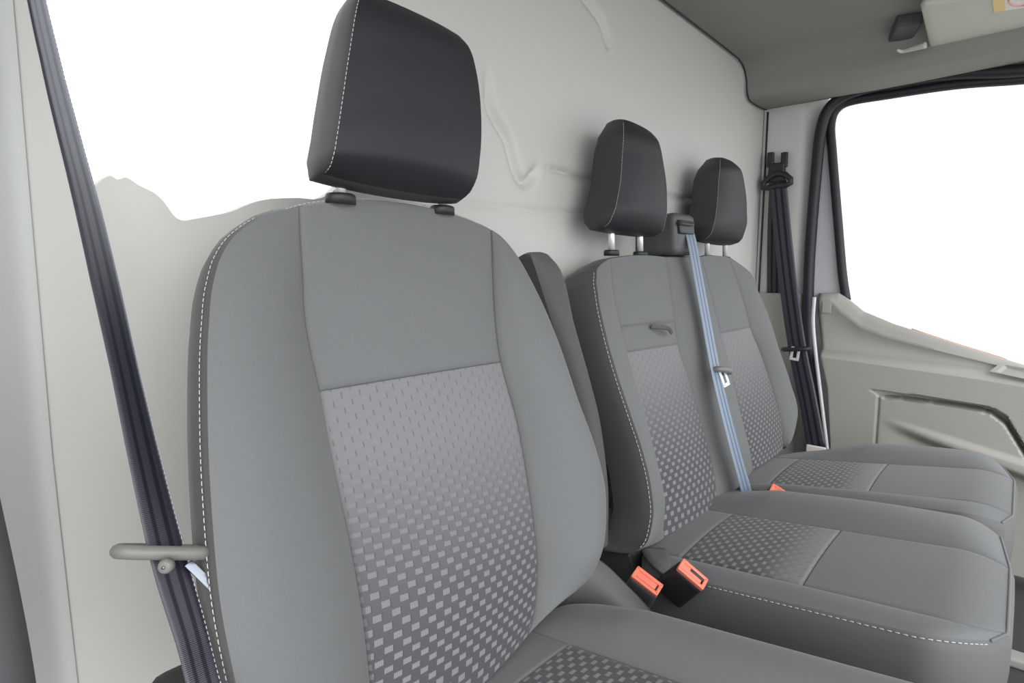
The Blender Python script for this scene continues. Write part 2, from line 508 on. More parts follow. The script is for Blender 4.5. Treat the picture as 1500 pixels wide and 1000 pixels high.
# inboard side shield and pedestal
sh = []
shl = pxcurve([(0, 838, 868, 0), (.3, 858, 835, 0), (.6, 890, 858, 0), (1, 985, 905, 0)], .0, .47)
def shield():
    prof = [(0, (.715, .52, -.465)), (.18, (.735, .485, -.445)), (.45, (.775, .43, -.50)), (.75, (.79, .34, -.565)), (1, (.79, .20, -.585))]
    c1 = crv([(t, V(p) + EYE) for t, p in prof])
    vs, fs = [], []
    sec = [(-.03, -.16), (-.04, -.02), (-.02, -.004), (0, 0), (.012, -.008), (.018, -.03), (.018, -.16)]
    n = len(sec); m = 24
    for i in range(m + 1):
        p = c1(i / m)
        for dx, dz in sec: vs.append(p + V((dx, 0, dz)))
    for i in range(m):
        for j in range(n - 1): fs.append([i*n + j, i*n + j + 1, (i+1)*n + j + 1, (i+1)*n + j])
        fs.append([i*n + n - 1, i*n, (i+1)*n, (i+1)*n + n - 1])
    fs.append(list(range(n))[::-1]); fs.append([m*n + j for j in range(n)])
    return vs, fs
mesh('side_shield', *shield(), M['dgrey'], seat, label='grey plastic recliner shield')
mesh('pedestal', *box_geo(V((.49, .24, .155)), NX, NY, NZ, .19, .22, .155, .1), M['black'], seat)

# ------------------------------------------------------------------ double passenger bench
KB, CB = .297, .652
nB = V((0, 1, -KB))
bench = thing('passenger_bench', 'double grey cloth passenger bench with two dark headrests and woven panels', 'seat', V((1.45, .3, 0)))
oB = lambda t: lin([(0, -.012), (.15, -.028), (.5, -.03), (.8, -.018), (1, 0)])(t)
bL = row([(0, 934, 806), (.05, 949, 792), (.10, 957, 757), (.165, 955, 722), (.3, 942, 662), (.43, 925, 610), (.57, 905, 550), (.72, 888, 490), (.88, 876, 430), (.945, 874, 405), (.98, 878, 389), (1, 892, 379)], oB)
bS1 = row([(0, 973, 787), (.12, 968, 740), (.26, 955, 680), (.45, 936, 600), (.655, 915, 516), (.75, 907, 478), (.91, 897, 420), (1, 893.5, 379)], 0)
bS2 = row([(0, 1052, 738), (.12, 1046, 690), (.28, 1031, 630), (.47, 1011, 560), (.655, 993, 504), (.75, 988, 471), (.83, 984, 440), (1, 976, 377)], 0)
bS3 = row([(0, 1103, 688), (.12, 1099, 662), (.3, 1086, 610), (.48, 1071, 550), (.655, 1055, 488), (.75, 1047, 455), (.83, 1040, 427), (1, 1027, 376)], 0)
bS4 = row([(0, 1147, 657), (.12, 1146, 627), (.3, 1134, 577), (.49, 1116, 522), (.655, 1099, 479), (.75, 1092, 452), (.83, 1085, 427), (1, 1068, 377)], 0)
bR = row([(0, 1151, 655), (.06, 1160, 642), (.14, 1167, 607), (.3, 1157, 560), (.5, 1140, 510), (.7, 1125, 460), (.855, 1110, 425), (.955, 1095, 395), (1, 1070, 377)], oB)
bc = [pxcurve(r, KB, CB) for r in (bL, bS1, bS2, bS3, bS4, bR)]
bl2 = lin([(0, .006), (.15, .018), (.6, .018), (.9, .008), (1, 0)])
TB, TQ = .655, .75
parts, gus, PG = pad(bc, [(10, lambda t: vec(nB, -bl2(t)), 2.2), (18, lambda t: vec(nB, -.008 * (1 - t**6)) + NZ * .006 * t**16, 2), (14, lambda t: vec(nB, -bl2(t) * 1.3), 2.2),
                      (18, lambda t: vec(nB, -.008 * (1 - t**6)) + NZ * .004 * t**16, 2), (10, lambda t: vec(nB, -bl2(t)), 2.2)],
                 TV, {TB: [1, 3], TQ: [1]}, nB, [(.003, -.002), (.012, -.006), (.03, -.008), (.07, -.004), (.095, .008), (.105, .04)],
                 lambda i, t: ('ia' if i == 1 else 'ib') if i in (1, 3) and t < TB else ('flap' if i == 1 and t < TQ else 'b'), ('ia', 'ib', 'flap', 'b'), seam_off=())
bb = mesh('backrest', *parts['b'][:2], M['fabric'], bench)
for k in ('ia', 'ib'):
    mesh('woven_insert', parts[k][0], parts[k][1], M['weave_bench'], bb, uvs=parts[k][2], label='woven dash-patterned backrest insert of the ' + ('near seat' if k == 'ia' else 'seat by the door'))
mesh('table_flap', *parts['flap'][:2], M['fabric'], bb, label='narrow flap with a pull strap')
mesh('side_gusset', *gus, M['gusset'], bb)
stp = [bc[0](t / 120) + nB * .005 + V((-.003, 0, 0)) for t in range(3, 117)]
mesh('stitching', *stitches(stp, V((-.8, -.6, 0)), .009, .006, .0007, .002), M['thread'], bb)
# pull strap on the flap
a = at(953, 478, nB, CB - .012); b = at(984, 487, nB, CB - .022)
v_, f_, u_ = ribbon(smooth_path([a, a.lerp(b, .45) + V((0, -.016, .004)), b], 6), UP + V((0, -.3, 0)), .010, .003)
mesh('pull_strap', v_, f_, M['dgrey'], bb)
# headrests
for (lx, rx, cc, pa, pb) in (
        ([(0, 882, 334), (.05, 891, 328), (.12, 898, 315), (.3, 907, 280), (.6, 912, 226), (.85, 914, 190), (1, 913, 175)],
         [(0, 962, 344), (.05, 970, 338), (.12, 975, 322), (.3, 977, 288), (.6, 972, 240), (.85, 964, 206), (1, 955, 195)], .635, (896, 369), (938, 371)),
        ([(0, 1032, 351), (.05, 1040, 345), (.12, 1045, 332), (.3, 1050, 305), (.6, 1053, 265), (.85, 1055, 242), (1, 1055, 231)],
         [(0, 1076, 357), (.05, 1085, 353), (.12, 1092, 336), (.3, 1094, 308), (.6, 1091, 272), (.85, 1085, 248), (1, 1077, 240)], .635, (1036, 376), (1062, 378))):
    o3 = lambda t: .036 * max(0, 1 - t / .2) ** 2.2 + .016 * max(0, (t - .82) / .18) ** 1.6
    headrest(bench, row(lx, o3), row(rx, o3), [(0, -.003), (.1, 0), (.9, 0), (1, .004)], .06, cc - .06 * .2, .012,
             [(.003, -.001), (.015, -.003), (.035, -.004), (.06, -.001), (.078, .010), (.088, .035)],
             [(at(*pa, NY, .683), at(pa[0] - 1, 322, NY, .683)), (at(*pb, NY, .683), at(pb[0] - 1, 322, NY, .683))], .0072, .020,
             lin([(0, .5), (.06, .85), (.15, 1.05), (.45, 1.02), (.7, .99), (.9, .86), (1, .66)]))
# cushions
def bl(x0, x1, y0, y1, dz=0, c0=0, c1=0, win=.14):
    def f(t):
        y = y0 + (y1 - y0) * t
        roll = -.022 * max(0, (t - .86) / .14) ** 2
        return V((x0 + (x1 - x0) * t + c1 * max(0, (t - 1 + win) / win) ** 2.2 + c0 * max(0, (.45 - t) / .45 if abs(c0) > .05 else (.12 - t) / .12) ** 2, y, .95 - .4585 - .143 * y + dz + roll))
    return f
for k, (cs, hl_, hr_) in enumerate((
        ([bl(.895, .876, .47, -.004, c1=.070, c0=.01, win=.17), bl(.968, .930, .505, -.02, c1=.045, win=.14), bl(1.225, 1.20, .505, -.02), bl(1.385, 1.375, .49, -.005, c1=-.03)], .010, .030),
        ([bl(1.405, 1.395, .49, -.005, c1=.03), bl(1.445, 1.475, .505, -.02), bl(1.712, 1.735, .505, -.02), bl(1.875, 1.90, .47, .0, c1=-.06, c0=-.10)], .012, .030))):
    bump = lambda h, lo=.3: (lambda t: NZ * h * max(0, min(1, lo + 3 * t)) * (1 - t ** 5))
    parts, gus, PG = pad(cs, [(12, bump(hl_), 2.4), (22, lambda t: NZ * .006, 2), (12, bump(hr_, .3 if k == 0 else -.25), 2.4)], [i / 50 for i in range(51)],
                     {.14: [1], .535: [1]}, V((0, 0, -1)), [(.003, -.003), (.015, -.008), (.05, -.008), (.10, -.004), (.13, .02)],
                     lambda i, t: 'insert' if i == 1 and .14 < t < .535 else 'c', ('insert', 'c'))
    c_ = mesh('seat_cushion', *parts['c'][:2], M['fabric'], bench)
    mesh('woven_insert', parts['insert'][0], parts['insert'][1], M['weave_bench_cushion'], c_, uvs=parts['insert'][2], label='woven dash-patterned cushion insert')
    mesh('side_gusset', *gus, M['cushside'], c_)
    if k == 0:
        st = [r[0] + V((-.004, 0, -.004)) for r in PG[6:]]
        mesh('stitching', *stitches(st, V((-.5, -.5, .7)).normalized(), .009, .006, .0007, .002), M['thread'], c_)
    pe = [p + V((0, -.001, 0)) for p in PG[-1]]
    for _ in range(4): pe = [pe[0]] + [(a + b * 2 + c) / 4 for a, b, c in zip(pe, pe[1:], pe[2:])] + [pe[-1]]
    mesh('piping', *tube_geo(pe, .0022, 8), M['fabric'], c_)
mesh('base_frame', *box_geo(V((1.42, .26, .16)), NX, NY, NZ, .46, .20, .16, .08), M['black'], bench)
mesh('hinge_cover', *box_geo(at(912, 830, NY, .55), NX, V((0, .9, -.3)).normalized(), V((0, .3, .9)).normalized(), .035, .05, .045, .2), M['black'], bench)
vs, fs, _ = ribbon(smooth_path([at(958, 806, NY, .47), at(972, 826, NY, .44), at(995, 842, NY, .415)], 8), NX, .05, .012)
mesh('hinge_trim', vs, fs, M['dgrey'], bench, label='grey curved hinge trim')
# belt outlet housing on top of the backrest
hc = at(1005, 347, NY, .650)
ax = NX; az = V((0, .1, 1)).normalized(); ay = ax.cross(az) * -1
hs = mesh('belt_outlet_housing', *box_geo(hc + V((-.004, .055, .002)), ax, V((0, 1, -.1)).normalized(), az, .058, .058, .052, .16), M['dgrey'], bench, label='dark plastic belt outlet between the headrests')
mesh('outlet_bezel', *box_geo(at(1004, 333, NY, .647), ax, V((0, 1, -.1)).normalized(), az, .040, .006, .017, .4), M['black'], hs)
mesh('outlet_lip', *box_geo(at(1005, 327, NY, .640), ax, V((0, 1, -.1)).normalized(), az, .036, .008, .006, .6), M['dgrey'], hs)

# ------------------------------------------------------------------ belts
def tongue(parent, c, wd, up, w, plate_dir, cover='tongue', scale=1, shift=0, blade='bright'):
    """belt tongue: rounded slotted loop round the webbing plus a steel blade"""
    wd = wd.normalized(); up = up.normalized(); nn = wd.cross(up).normalized()
    n = 28; pts = []
    for j in range(n):
        a_ = 2*math.pi*j/n
        x = math.copysign(abs(math.cos(a_)) ** .7, math.cos(a_)); y = math.copysign(abs(math.sin(a_)) ** .8, math.sin(a_))
        pts.append(c + wd * x * w * .5 + nn * y * .011 * scale)
    mesh('tongue_loop', *tube_geo(pts, .0058 * scale, 10, closed=True), M[cover], parent, label='belt tongue loop')
    pd = plate_dir.normalized(); s2 = wd.cross(pd).cross(pd).normalized()
    # blade as a slotted frame
    hw, L = .0085 * scale, .032 * scale
    b0 = c - up * .004 + wd * shift
    path = [b0 + s2 * hw, b0 + s2 * hw + pd * L, b0 - s2 * hw + pd * L, b0 - s2 * hw]
    g = []
    for p, q in zip(path, path[1:]):
        d = (q - p).normalized(); side = d.cross(pd.cross(s2)).normalized()
        g.append(box_geo((p + q) / 2, d, side, d.cross(side), (q - p).length / 2 + .003, .0035 * scale, .0014, .2))
    mesh('tongue_blade', *merge(*g), M[blade], parent, label='steel tongue blade')


db = thing('seat_belt', 'navy driver seat belt hanging down the left in front of the bulkhead', 'seat belt', at(330, 1120, NY, .45) * 1)
bp_ = ((22, -150, .700, 24), (54, 0, .695, 26), (77, 100, .68, 28), (102, 200, .66, 33), (128, 300, .642, 38), (156, 420, .615, 42), (184, 545, .585, 43), (211, 667, .555, 49), (240, 790, .52, 55), (256, 850, .505, 55), (280, 930, .485, 52), (298, 1000, .46, 51), (330, 1110, .43, 52))
path = smooth_path([at(x, y, NY, d) for x, y, d, w_ in bp_], 6)
wf_ = lin([(i, w_ * .80 * (at(x, y, NY, d) - EYE).dot(FW) / F) for i, (x, y, d, w_) in enumerate(bp_)])
tw = lin([(0, 72), (.25, 68), (.45, 58), (.7, 30), (1, 15)])
wds, wdt = [], []
for i, p in enumerate(path):
    a_ = math.radians(tw(i / (len(path) - 1))); vd = (p - EYE).normalized(); r_ = vd.cross(UP).normalized()
    wds.append(r_ * math.cos(a_) + vd * math.sin(a_)); wdt.append(min(.050, wf_(i / 6) / math.cos(a_)))
v_, f_, u_ = ribbon(path, wds, wdt)
mesh('webbing', v_, f_, M['belt'], db, uvs=u_)
g = []
# pale frayed edge thread along the right border
def perp(i):
    d = (path[min(i+1, len(path)-1)] - path[max(i-1, 0)]).normalized(); q = wds[i] - d * wds[i].dot(d); return q.normalized()
ed = [p + perp(i) * wdt[i] * .5 for i, p in enumerate(path)]
mesh('edge_thread', *stitches(ed, RT, .0045, .0026, .0004, .0001), M['thread'], db)
tc_ = at(238, 808, NY, .515)
vd_ = (tc_ - EYE).normalized(); r_ = vd_.cross(NZ).normalized(); u_p = r_.cross(vd_)
tongue(db, tc_, r_ * .98 - u_p * .26 + vd_ * .1, u_p * .995 - vd_ * .10, .062, r_ * .55 - u_p * .8, scale=1.0, shift=.027, blade='metal')
bt = at(243, 829, NY, .490)
mesh('belt_stop', *tube_geo([bt + FW * .003, bt - FW * .001, bt - FW * .003, bt - FW * .0035], [.0058, .0058, .0048, .0035], 18), M['tongue'], db, label='round grey belt stop button')
mesh('stop_stud', *tube_geo([bt - FW * .0034, bt - FW * .0042], [.0016, .0012], 10), M['metal'], db)
an = at(315, 1075, NY, .47)
mesh('lower_anchor', *box_geo(an + V((.0, .06, -.02)), NX, NY, NZ, .022, .03, .04, .3), M['black'], db)

cb = thing('seat_belt', 'navy centre belt with glare painted pale, running from its outlet down between the two bench seats', 'seat belt', at(1098, 738, nB, CB - .03))
rows_ = [(1010, 338, -.034), (1016, 366, -.040), (1024, 410, -.042), (1035, 470, -.044), (1048, 540, -.052), (1062, 600, -.056), (1078, 662, -.056), (1091, 710, -.048), (1098, 740, -.030)]
path = smooth_path([at(x, y, nB, CB + o) for x, y, o in rows_], 8)
v_, f_, u_ = ribbon(path, NX + V((0, -.12, 0)), .042)
mesh('webbing', v_, f_, M['beltc'], cb, uvs=u_)
tongue(cb, at(1057, 543, nB, CB - .058), V((1, -.25, -.25)), V((0, -.3, -1)), .050, V((.12, -.35, -1)), scale=1.2)

pb_ = thing('seat_belt', 'dark navy passenger belt hanging from the far pillar beside the door', 'seat belt', at(1196, 665, NX, 2.17))
path = smooth_path([at(x, y, NX, d) for x, y, d in ((1139, 266, 2.225), (1145, 330, 2.205), (1155, 420, 2.19), (1168, 510, 2.18), (1182, 580, 2.175), (1196, 655, 2.17))], 8)
v_, f_, u_ = ribbon(path, V((.15, -1, 0)), .058)
mesh('webbing', v_, f_, M['belt'], pb_, uvs=u_)
path = smooth_path([at(x, y, NX, d) for x, y, d in ((1138, 268, 2.235), (1135, 340, 2.25), (1134, 445, 2.255))], 8)
v_, f_, u_ = ribbon(path, V((.1, -1, 0)), .05)
mesh('return_webbing', v_, f_, M['belt'], pb_, uvs=u_)
# upper guide: forked slider and slotted loop
fk = at(1137, 245, NX, 2.245)
for dx in (-9, 11):
    mesh('guide_prong', *box_geo(at(1138 + dx, 234, NX, 2.24), NX, NY, NZ, .008, .011, .026, .25), M['black'], pb_)
gb = mesh('guide_body', *box_geo(at(1138, 253, NX, 2.24), NX, NY, NZ, .012, .030, .034, .3, .9), M['black'], pb_)
lp = [at(x, y, NX, 2.222) for x, y in ((1118, 275), (1118, 269), (1126, 260), (1138, 254), (1150, 255), (1158, 262), (1158, 268), (1152, 271), (1138, 272), (1127, 275))]
mesh('guide_loop', *tube_geo(lp, .010, 10, closed=True), M['black'], pb_, label='black belt guide loop')
tongue(pb_, at(1166, 511, NX, 2.165), V((.0, -1, .12)), V((0, 0, -1)), .085, V((-.05, .1, -1)), cover='black', scale=1.25)
mesh('anchor_plate', *box_geo(at(1195, 660, NX, 2.160), NX, NY, NZ, .006, .030, .017, .3), M['sticker'], pb_, label='pale lower anchor tab')

# ------------------------------------------------------------------ buckles
def buckle(label, c, n, w, body, hw=.024, hd=.0105, L=.075):
    n = n.normalized(); w = (w - n * w.dot(n)).normalized(); d = n.cross(w).normalized()
    t = thing('belt_buckle', label, 'buckle', c - n * L, 'red buttoned belt buckles')
    mesh('buckle_body', *box_geo(c - n * L / 2, w, d, n, hw * 1.12, hd * 1.35, L / 2, .25, .93), M[body], t)
    # salmon frame with the blade slot
    g = []
    for s in (-1, 1):
        g.append(box_geo(c + d * s * hd * .85 + n * .002, w, d, n, hw, hd * .28, .004, .25))
        g.append(box_geo(c + w * s * hw * .9 + n * .002, w, d, n, hw * .12, hd, .004, .25))
    mesh('button_frame', *merge(*g), M['red'], t)
    mesh('push_button', *box_geo(c - w * hw * .1 + d * hd * .1 + n * .0005, w, d, n, hw * .78, hd * .55, .004, .2), M['red'], t)
    if body == 'black':
        mesh('blade_slot', *box_geo(c + w * hw * .25 + d * hd * .35 + n * .003, w, d, n, hw * .5, hd * .25, .0025, .2), M['black'], t)
    return t
buckle('grey-bodied buckle with a salmon red button lying beside the driver cushion', at(947, 852, NX, .815), V((-.35, -.45, .75)), V((.25, -.7, -.62)), 'dgrey')
buckle('black-bodied salmon buckle at the rear corner of the near bench cushion', at(1013, 842, NX, .853), V((-.25, -.6, .72)), V((.25, -.62, -.62)), 'black')
buckle('small salmon-topped buckle standing between the two bench cushions', at(1146, 725, NX, 1.385), V((-.35, -.45, .75)), V((.25, -.7, -.60)), 'black', .029, .011, .07)

# ------------------------------------------------------------------ shell
YW = .76
# bulkhead with an added opening standing in for the blown-out white behind the headrest
hole = [(.140, .50), (.145, .36), (.150, .27), (.158, .20), (.170, .13), (.180, .085), (.190, .096), (.200, .1045), (.208, .101), (.216, .1045), (.228, .097), (.243, .090), (.253, .080), (.262, .066), (.272, .061), (.290, .065), (.310, .070), (.330, .076), (.355, .088), (.380, .096), (.42, .101), (.455, .104),
        (.49, .13), (.525, .19), (.55, .28), (.56, .38), (.56, .50)]
hf = crv([(i, V((x, z, 0))) for i, (x, z) in enumerate(hole)])
hp = [hf(i / 4) for i in range((len(hole) - 1) * 4 + 1)]
bm = bmesh.new()
XS = .66
def loop(pts, y):
    vs = [bm.verts.new((p[0], y, p[1] + .95)) for p in pts]
    es = [bm.edges.new((vs[i], vs[(i+1) % len(vs)])) for i in range(len(vs))]
    return vs, es
ov, oe = loop([(-.05, -.95), (XS, -.95), (XS, .75), (-.05, .75)], YW)
hv, he = loop([(p.x, p.y) for p in hp], YW)
bmesh.ops.triangle_fill(bm, use_beauty=True, use_dissolve=False, edges=oe + he, normal=(0, -1, 0))
rim = bmesh.ops.extrude_edge_only(bm, edges=he)
for v in [g for g in rim['geom'] if isinstance(g, bmesh.types.BMVert)]: v.co.y += .02
bm.verts.index_update()
wv = [v.co.copy() for v in bm.verts]; wf = [[v.index for v in f.verts] for f in bm.faces]
bm.free()
# pressed relief of the right-hand part
def seg_d(p, a, b):
    ab = b - a; t = max(0, min(1, (p - a).dot(ab) / ab.length_squared)); return (p - a - ab * t).length
def wz(px, py):
    q = at(px, py, NY, YW); return V((q.x, q.z))
def smooth2d(ps):
    q = [V((p.x, p.y, 0)) for p in ps]; q = q + [q[0]]
    f = crv([(i, p) for i, p in enumerate(q)])
    return [(f(i / 4).x, f(i / 4).y) for i in range((len(q) - 1) * 4)]
def groove_path(ps): 
    q = [V((*wz(*p), 0)) for p in ps]; f = crv([(i, p) for i, p in enumerate(q)])
    return [V((f(i / 4).x, f(i / 4).y)) for i in range((len(q) - 1) * 4 + 1)]
GR = [(groove_path(ps), dp_, wd_) for ps, dp_, wd_ in (
    (((716, 90), (716, 130), (723, 165), (744, 202), (753, 235), (761, 258), (772, 267), (783, 255), (789, 241)), .015, .011),
    (((788, 241), (830, 253), (870, 264), (1000, 290), (1080, 300)), .010, .007),
    (((835, -60), (850, -15), (866, 8), (880, 28), (888, 50), (893, 78)), .012, .011),
    (((660, 292), (700, 300), (780, 308), (860, 312), (1000, 322)), .004, .006))]
def relief(x, z):
    p = V((x, z)); r = 0
    for g, dp_, wd_ in GR:
        if min(q.x for q in g) - .03 < x < max(q.x for q in g) + .03:
            m_ = len(g) - 1
            d, k_ = min((seg_d(p, a, b), i) for i, (a, b) in enumerate(zip(g, g[1:])))
            r += dp_ * math.exp(-(d / wd_) ** 2) * min(1, (k_ + .5) / m_ * 5, (m_ - k_ - .5) / m_ * 8)
    return r * min(1, max(0, (x - XS) / .03))
xs = [XS + i * .005 for i in range(int((2.0 - XS) / .005) + 1)] + [2.05, 2.12, 2.2, 2.27, 2.30]
zs = [0] + [.5 + i * .05 for i in range(6)] + [.8 + i * .04 for i in range(5)] + [.97 + i * .005 for i in range(128)] + [1.64, 1.7]
k0 = len(wv)
for z in zs:
    for x in xs: wv.append(V((x, YW + (relief(x, z) if .9 < z < 1.62 else 0), z)))
for j in range(len(zs) - 1):
    for i in range(len(xs) - 1):
        a = k0 + j * len(xs) + i; wf.append([a, a + 1, a + 1 + len(xs), a + len(xs)])
wall = struct(mesh('wall_back', wv, wf, M['wall'], auto=35))

# floor
struct(mesh('floor', [(-.1, -1.0, 0), (2.5, -1.0, 0), (2.5, .8, 0), (-.1, .8, 0), (-.1, -1.0, -.03), (2.5, -1.0, -.03), (2.5, .8, -.03), (-.1, .8, -.03)],
            [[0, 1, 2, 3], [7, 6, 5, 4], [0, 4, 5, 1], [1, 5, 6, 2], [2, 6, 7, 3], [3, 7, 4, 0]], M['floor'], smooth=False))

# headliner: flat, then a cove that drops to a lip above the door
prof = [(-.15, .690), (.6, .694), (1.4, .690), (1.90, .686), (1.985, .680), (2.025, .664), (2.048, .636), (2.058, .605), (2.072, .586), (2.10, .578), (2.18, .578), (2.262, .585), (2.285, .60)]
pf = crv([(i, V((x, 0, z))) for i, (x, z) in enumerate(prof)])
pl = [pf(i / 6) for i in range((len(prof) - 1) * 6 + 1)]
ys = [.752, .750, .745, .60, .40, .2, 0, -.2, -.45]
vs, fs = [], []
for jy, y in enumerate(ys):
    for p in pl:
        lip = .006 if jy == 0 else (.002 if jy == 1 else 0)
        front = max(0, (.35 - y)) * .02 if p.x > 2.0 else 0
        vs.append(V((p.x, y, p.z + .95 + lip + front)))
n = len(pl)
for j in range(len(ys) - 1):
    for i in range(n - 1): fs.append([j*n + i, j*n + i + 1, (j+1)*n + i + 1, (j+1)*n + i])
k = len(vs)
for y in (.752, -.45):
    for x in (-.15, 2.285): vs.append(V((x, y, .95 + .75)))
fs.append([k, k+1, k+3, k+2])
struct(mesh('ceiling', vs, fs, M['liner'], auto=50))
ed = [V((p.x, .750, p.z + .951)) for p in pl if p.x > .6]
struct(mesh('trim_1', *tube_geo(ed, .0028, 6), M['rubber']))

# far B-pillar (right-hand wall): pale upper cover, darker lower cover
def wallstrip(name, mat, px, z0, z1, nz=6, lean=None):
    """vertical strip through plan points px [(x, y)]"""
    pts = [V((x, y, 0)) for x, y in px]
    f = crv([(i, p) for i, p in enumerate(pts)])
    pp = [f(i / 6) for i in range((len(pts) - 1) * 6 + 1)]
    vs, fs = [], []
    for j in range(nz + 1):
        z = z0 + (z1 - z0) * j / nz
        for p in pp: vs.append(V((p.x + (lean(z) if lean else 0), p.y, z + .95)))
    n = len(pp)
    for j in range(nz):
        for i in range(n - 1): fs.append([j*n + i, j*n + i + 1, (j+1)*n + i + 1, (j+1)*n + i])
    k = len(vs)
    off = V((.03, 0, 0)) if px[0][0] > 1 else V((-.03, .0, 0))
    vs += [v + off for v in vs]
    fs += [[i + k for i in q[::-1]] for q in fs]
    for j in range(nz):
        for e in (0, n - 1): fs.append([j*n + e, (j+1)*n + e, (j+1)*n + e + k, j*n + e + k])
    for i in range(n - 1):
        for e in (0, nz): fs.append([e*n + i, e*n + i + 1, e*n + i + 1 + k, e*n + i + k])
    return mesh(name, vs, fs, mat, auto=40)
struct(wallstrip('wall_right', M['pillar'], [(2.262, .757), (2.262, .74), (2.262, .68), (2.265, .63), (2.285, .60), (2.32, .56)], -.078, .70))
struct(wallstrip('wall_right_lower', M['trim'], [(2.235, .757), (2.235, .74), (2.238, .68), (2.245, .62), (2.27, .59), (2.31, .57)], -.95, -.078))
sp_ = at(1492, 962, NZ, -.93)
struct(mesh('trim_4', *box_geo(V((sp_.x, sp_.y - .1, .012)), NX, NY, NZ, .025, .45, .012, .3), M['trim'], auto=40))
struct(mesh('trim_2', *tube_geo([V((2.258, .744, .95 + z)) for z in (.575, .3, 0, -.1)], .003, 6), M['rubber']))

# near-side pillar at the left edge of the view
PLEAN = lin([(-.95, .136), (-.45, .130), (-.20, .127), (.06, .129), (.25, .131), (.70, .131)])
struct(wallstrip('wall_left', M['pillar'], [(.0, .758), (-.015, .753), (-.035, .740), (-.065, .718), (-.11, .685), (-.17, .64), (-.25, .58)], -.95, .70, 24, PLEAN))
sl = smooth_path([at(-40, 560, NY, .5), at(-2, 740, NY, .5), at(26, 870, NY, .5), at(50, 1000, NY, .5), at(70, 1150, NY, .5)], 6)
struct(mesh('trim_3', *tube_geo([p + RT * -.033 for p in sl], .026, 12), M['dgrey']))

# ------------------------------------------------------------------ far door
door = thing('door_1', 'far passenger door with grey moulded trim, armrest ledge and big side window', 'door', V((2.25, .1, .02)))
door['kind'] = 'structure'
del door['label']; del door['category']
XD = 2.235
def yz(px, py, X=XD): q = at(px, py, NX, X); return (q.y, q.z)
def zline(pts, X=XD): 
    l = sorted(yz(*p, X) for p in pts)
    return lin(l)
sill = zline([(1196, 430), (1238, 429), (1251, 440), (1268, 456), (1310, 474), (1400, 503), (1470, 525), (1500, 534), (1640, 580), (1800, 632)], 2.268)
lipd = zline([(1196, 440), (1228, 440), (1238, 456), (1262, 479), (1300, 494), (1380, 515), (1450, 532), (1500, 546), (1640, 592), (1800, 645)], 2.24)
shb = zline([(1196, 509), (1240, 514), (1330, 526), (1450, 541), (1500, 551), (1640, 598), (1800, 650)])
shf = zline([(1196, 520), (1250, 527), (1350, 541), (1440, 554), (1500, 564), (1640, 612), (1800, 668)], 2.19)
r_top = zline([(1262, 566), (1285, 571), (1360, 580), (1430, 591), (1455, 597), (1475, 609), (1500, 650), (1560, 745), (1700, 960)], 2.19)
r_low = zline([(1262, 567), (1280, 574), (1288, 580), (1298, 583), (1380, 593), (1430, 601), (1452, 607), (1472, 622), (1500, 668), (1560, 765), (1700, 980)], 2.19)
r_rdg = zline([(1262, 600), (1290, 607), (1360, 630), (1430, 652), (1500, 674), (1640, 718), (1800, 765)], 2.19)
r_und = zline([(1262, 606), (1290, 612), (1360, 640), (1430, 665), (1500, 692), (1640, 740), (1800, 800)], 2.19)
YR = yz(1284, 620, 2.19)[0]                       # rear end of the pocket panel
YT = yz(1266, 570, 2.19)[0]                       # where the slot starts to open
def sst(a, b, x):
    t = max(0, min(1, (x - a) / (b - a))); return t*t*(3 - 2*t)
def slope(f, y): return math.sqrt(1 + ((f(y + .004) - f(y - .004)) / .008) ** 2)
def pocket(y, z):
    """how far the door skin is set back at (y, z)"""
    d = .055 * sst(0, .006, (r_top(y) - z) / slope(r_top, y)) * sst(-.002, .004, (z - r_low(y)) / slope(r_low, y)) * sst(0, .09, YT - y)
    fade = sst(0, .20, YR - y)
    below = sst(0, .012, r_rdg(y) - z)
    d -= .014 * sst(-.004, .014, r_rdg(y) - z) * fade
    d += .050 * sst(0, .035, r_und(y) - z) * fade
    if z < r_low(y): d += .007 * math.exp(-((y - YR) / .0028) ** 2)
    return d
re_ = sorted([yz(1196, 431, 2.25), yz(1194, 466, 2.24), yz(1199, 511, 2.22), yz(1210, 568, 2.19), yz(1217, 670, 2.19)], key=lambda q: q[1])
re_ = lin([(q[1], q[0]) for q in re_])
ysd = [.500 - i * .004 for i in range(265)]
vs, fs = [], []
for y in ysd:
    s = sill(y)
    l = min(lipd(y), s - .012)
    a = min(shb(y), l - .006); b = min(shf(y), a - .010)
    c = [(2.295, s - .008), (2.278, s - .001), (2.268, s), (2.258, s - .002), (2.250, s + (l - s) * .45), (2.243, s + (l - s) * .8), (2.240, l)]
    for q in (.08, .25, .5, .75, .92): c.append((2.240 + .012 * math.sin(q * math.pi) * min(1, (l - a) / .05), l + (a - l) * q))
    c += [(2.238, a), (2.225, a + (b - a) * .25), (2.205, a + (b - a) * .6), (2.194, b + (a - b) * .12), (2.188, b - .004)]
    nb = 120; zb = .05
    for q in range(1, nb + 1):
        z = b - .004 + (zb - b + .004) * (q / nb) ** 1.35
        c.append((2.187 + pocket(y, z), z))
    for X, z in c:
        # the trailing edge is raked and rolls away towards the pillar
        dy = .500 - y
        vs.append(V((X + .03 * max(0, 1 - dy / .010) ** 2, y + (re_(z) - .500) * math.exp(-dy / .05), z)))
    rows_n = len(c)
for i in range(len(ysd) - 1):
    for j in range(rows_n - 1): fs.append([i*rows_n + j, i*rows_n + j + 1, (i+1)*rows_n + j + 1, (i+1)*rows_n + j])
dp = mesh('door_trim', vs, fs, M['doorp'], door, auto=60)
yk = [.62 - i * .02 for i in range(60)]
vs = [V((X, y, z)) for y in yk for X, z in ((2.33, .05), (2.33, sill(y) - .05), (2.35, sill(y) - .05), (2.35, .05))]
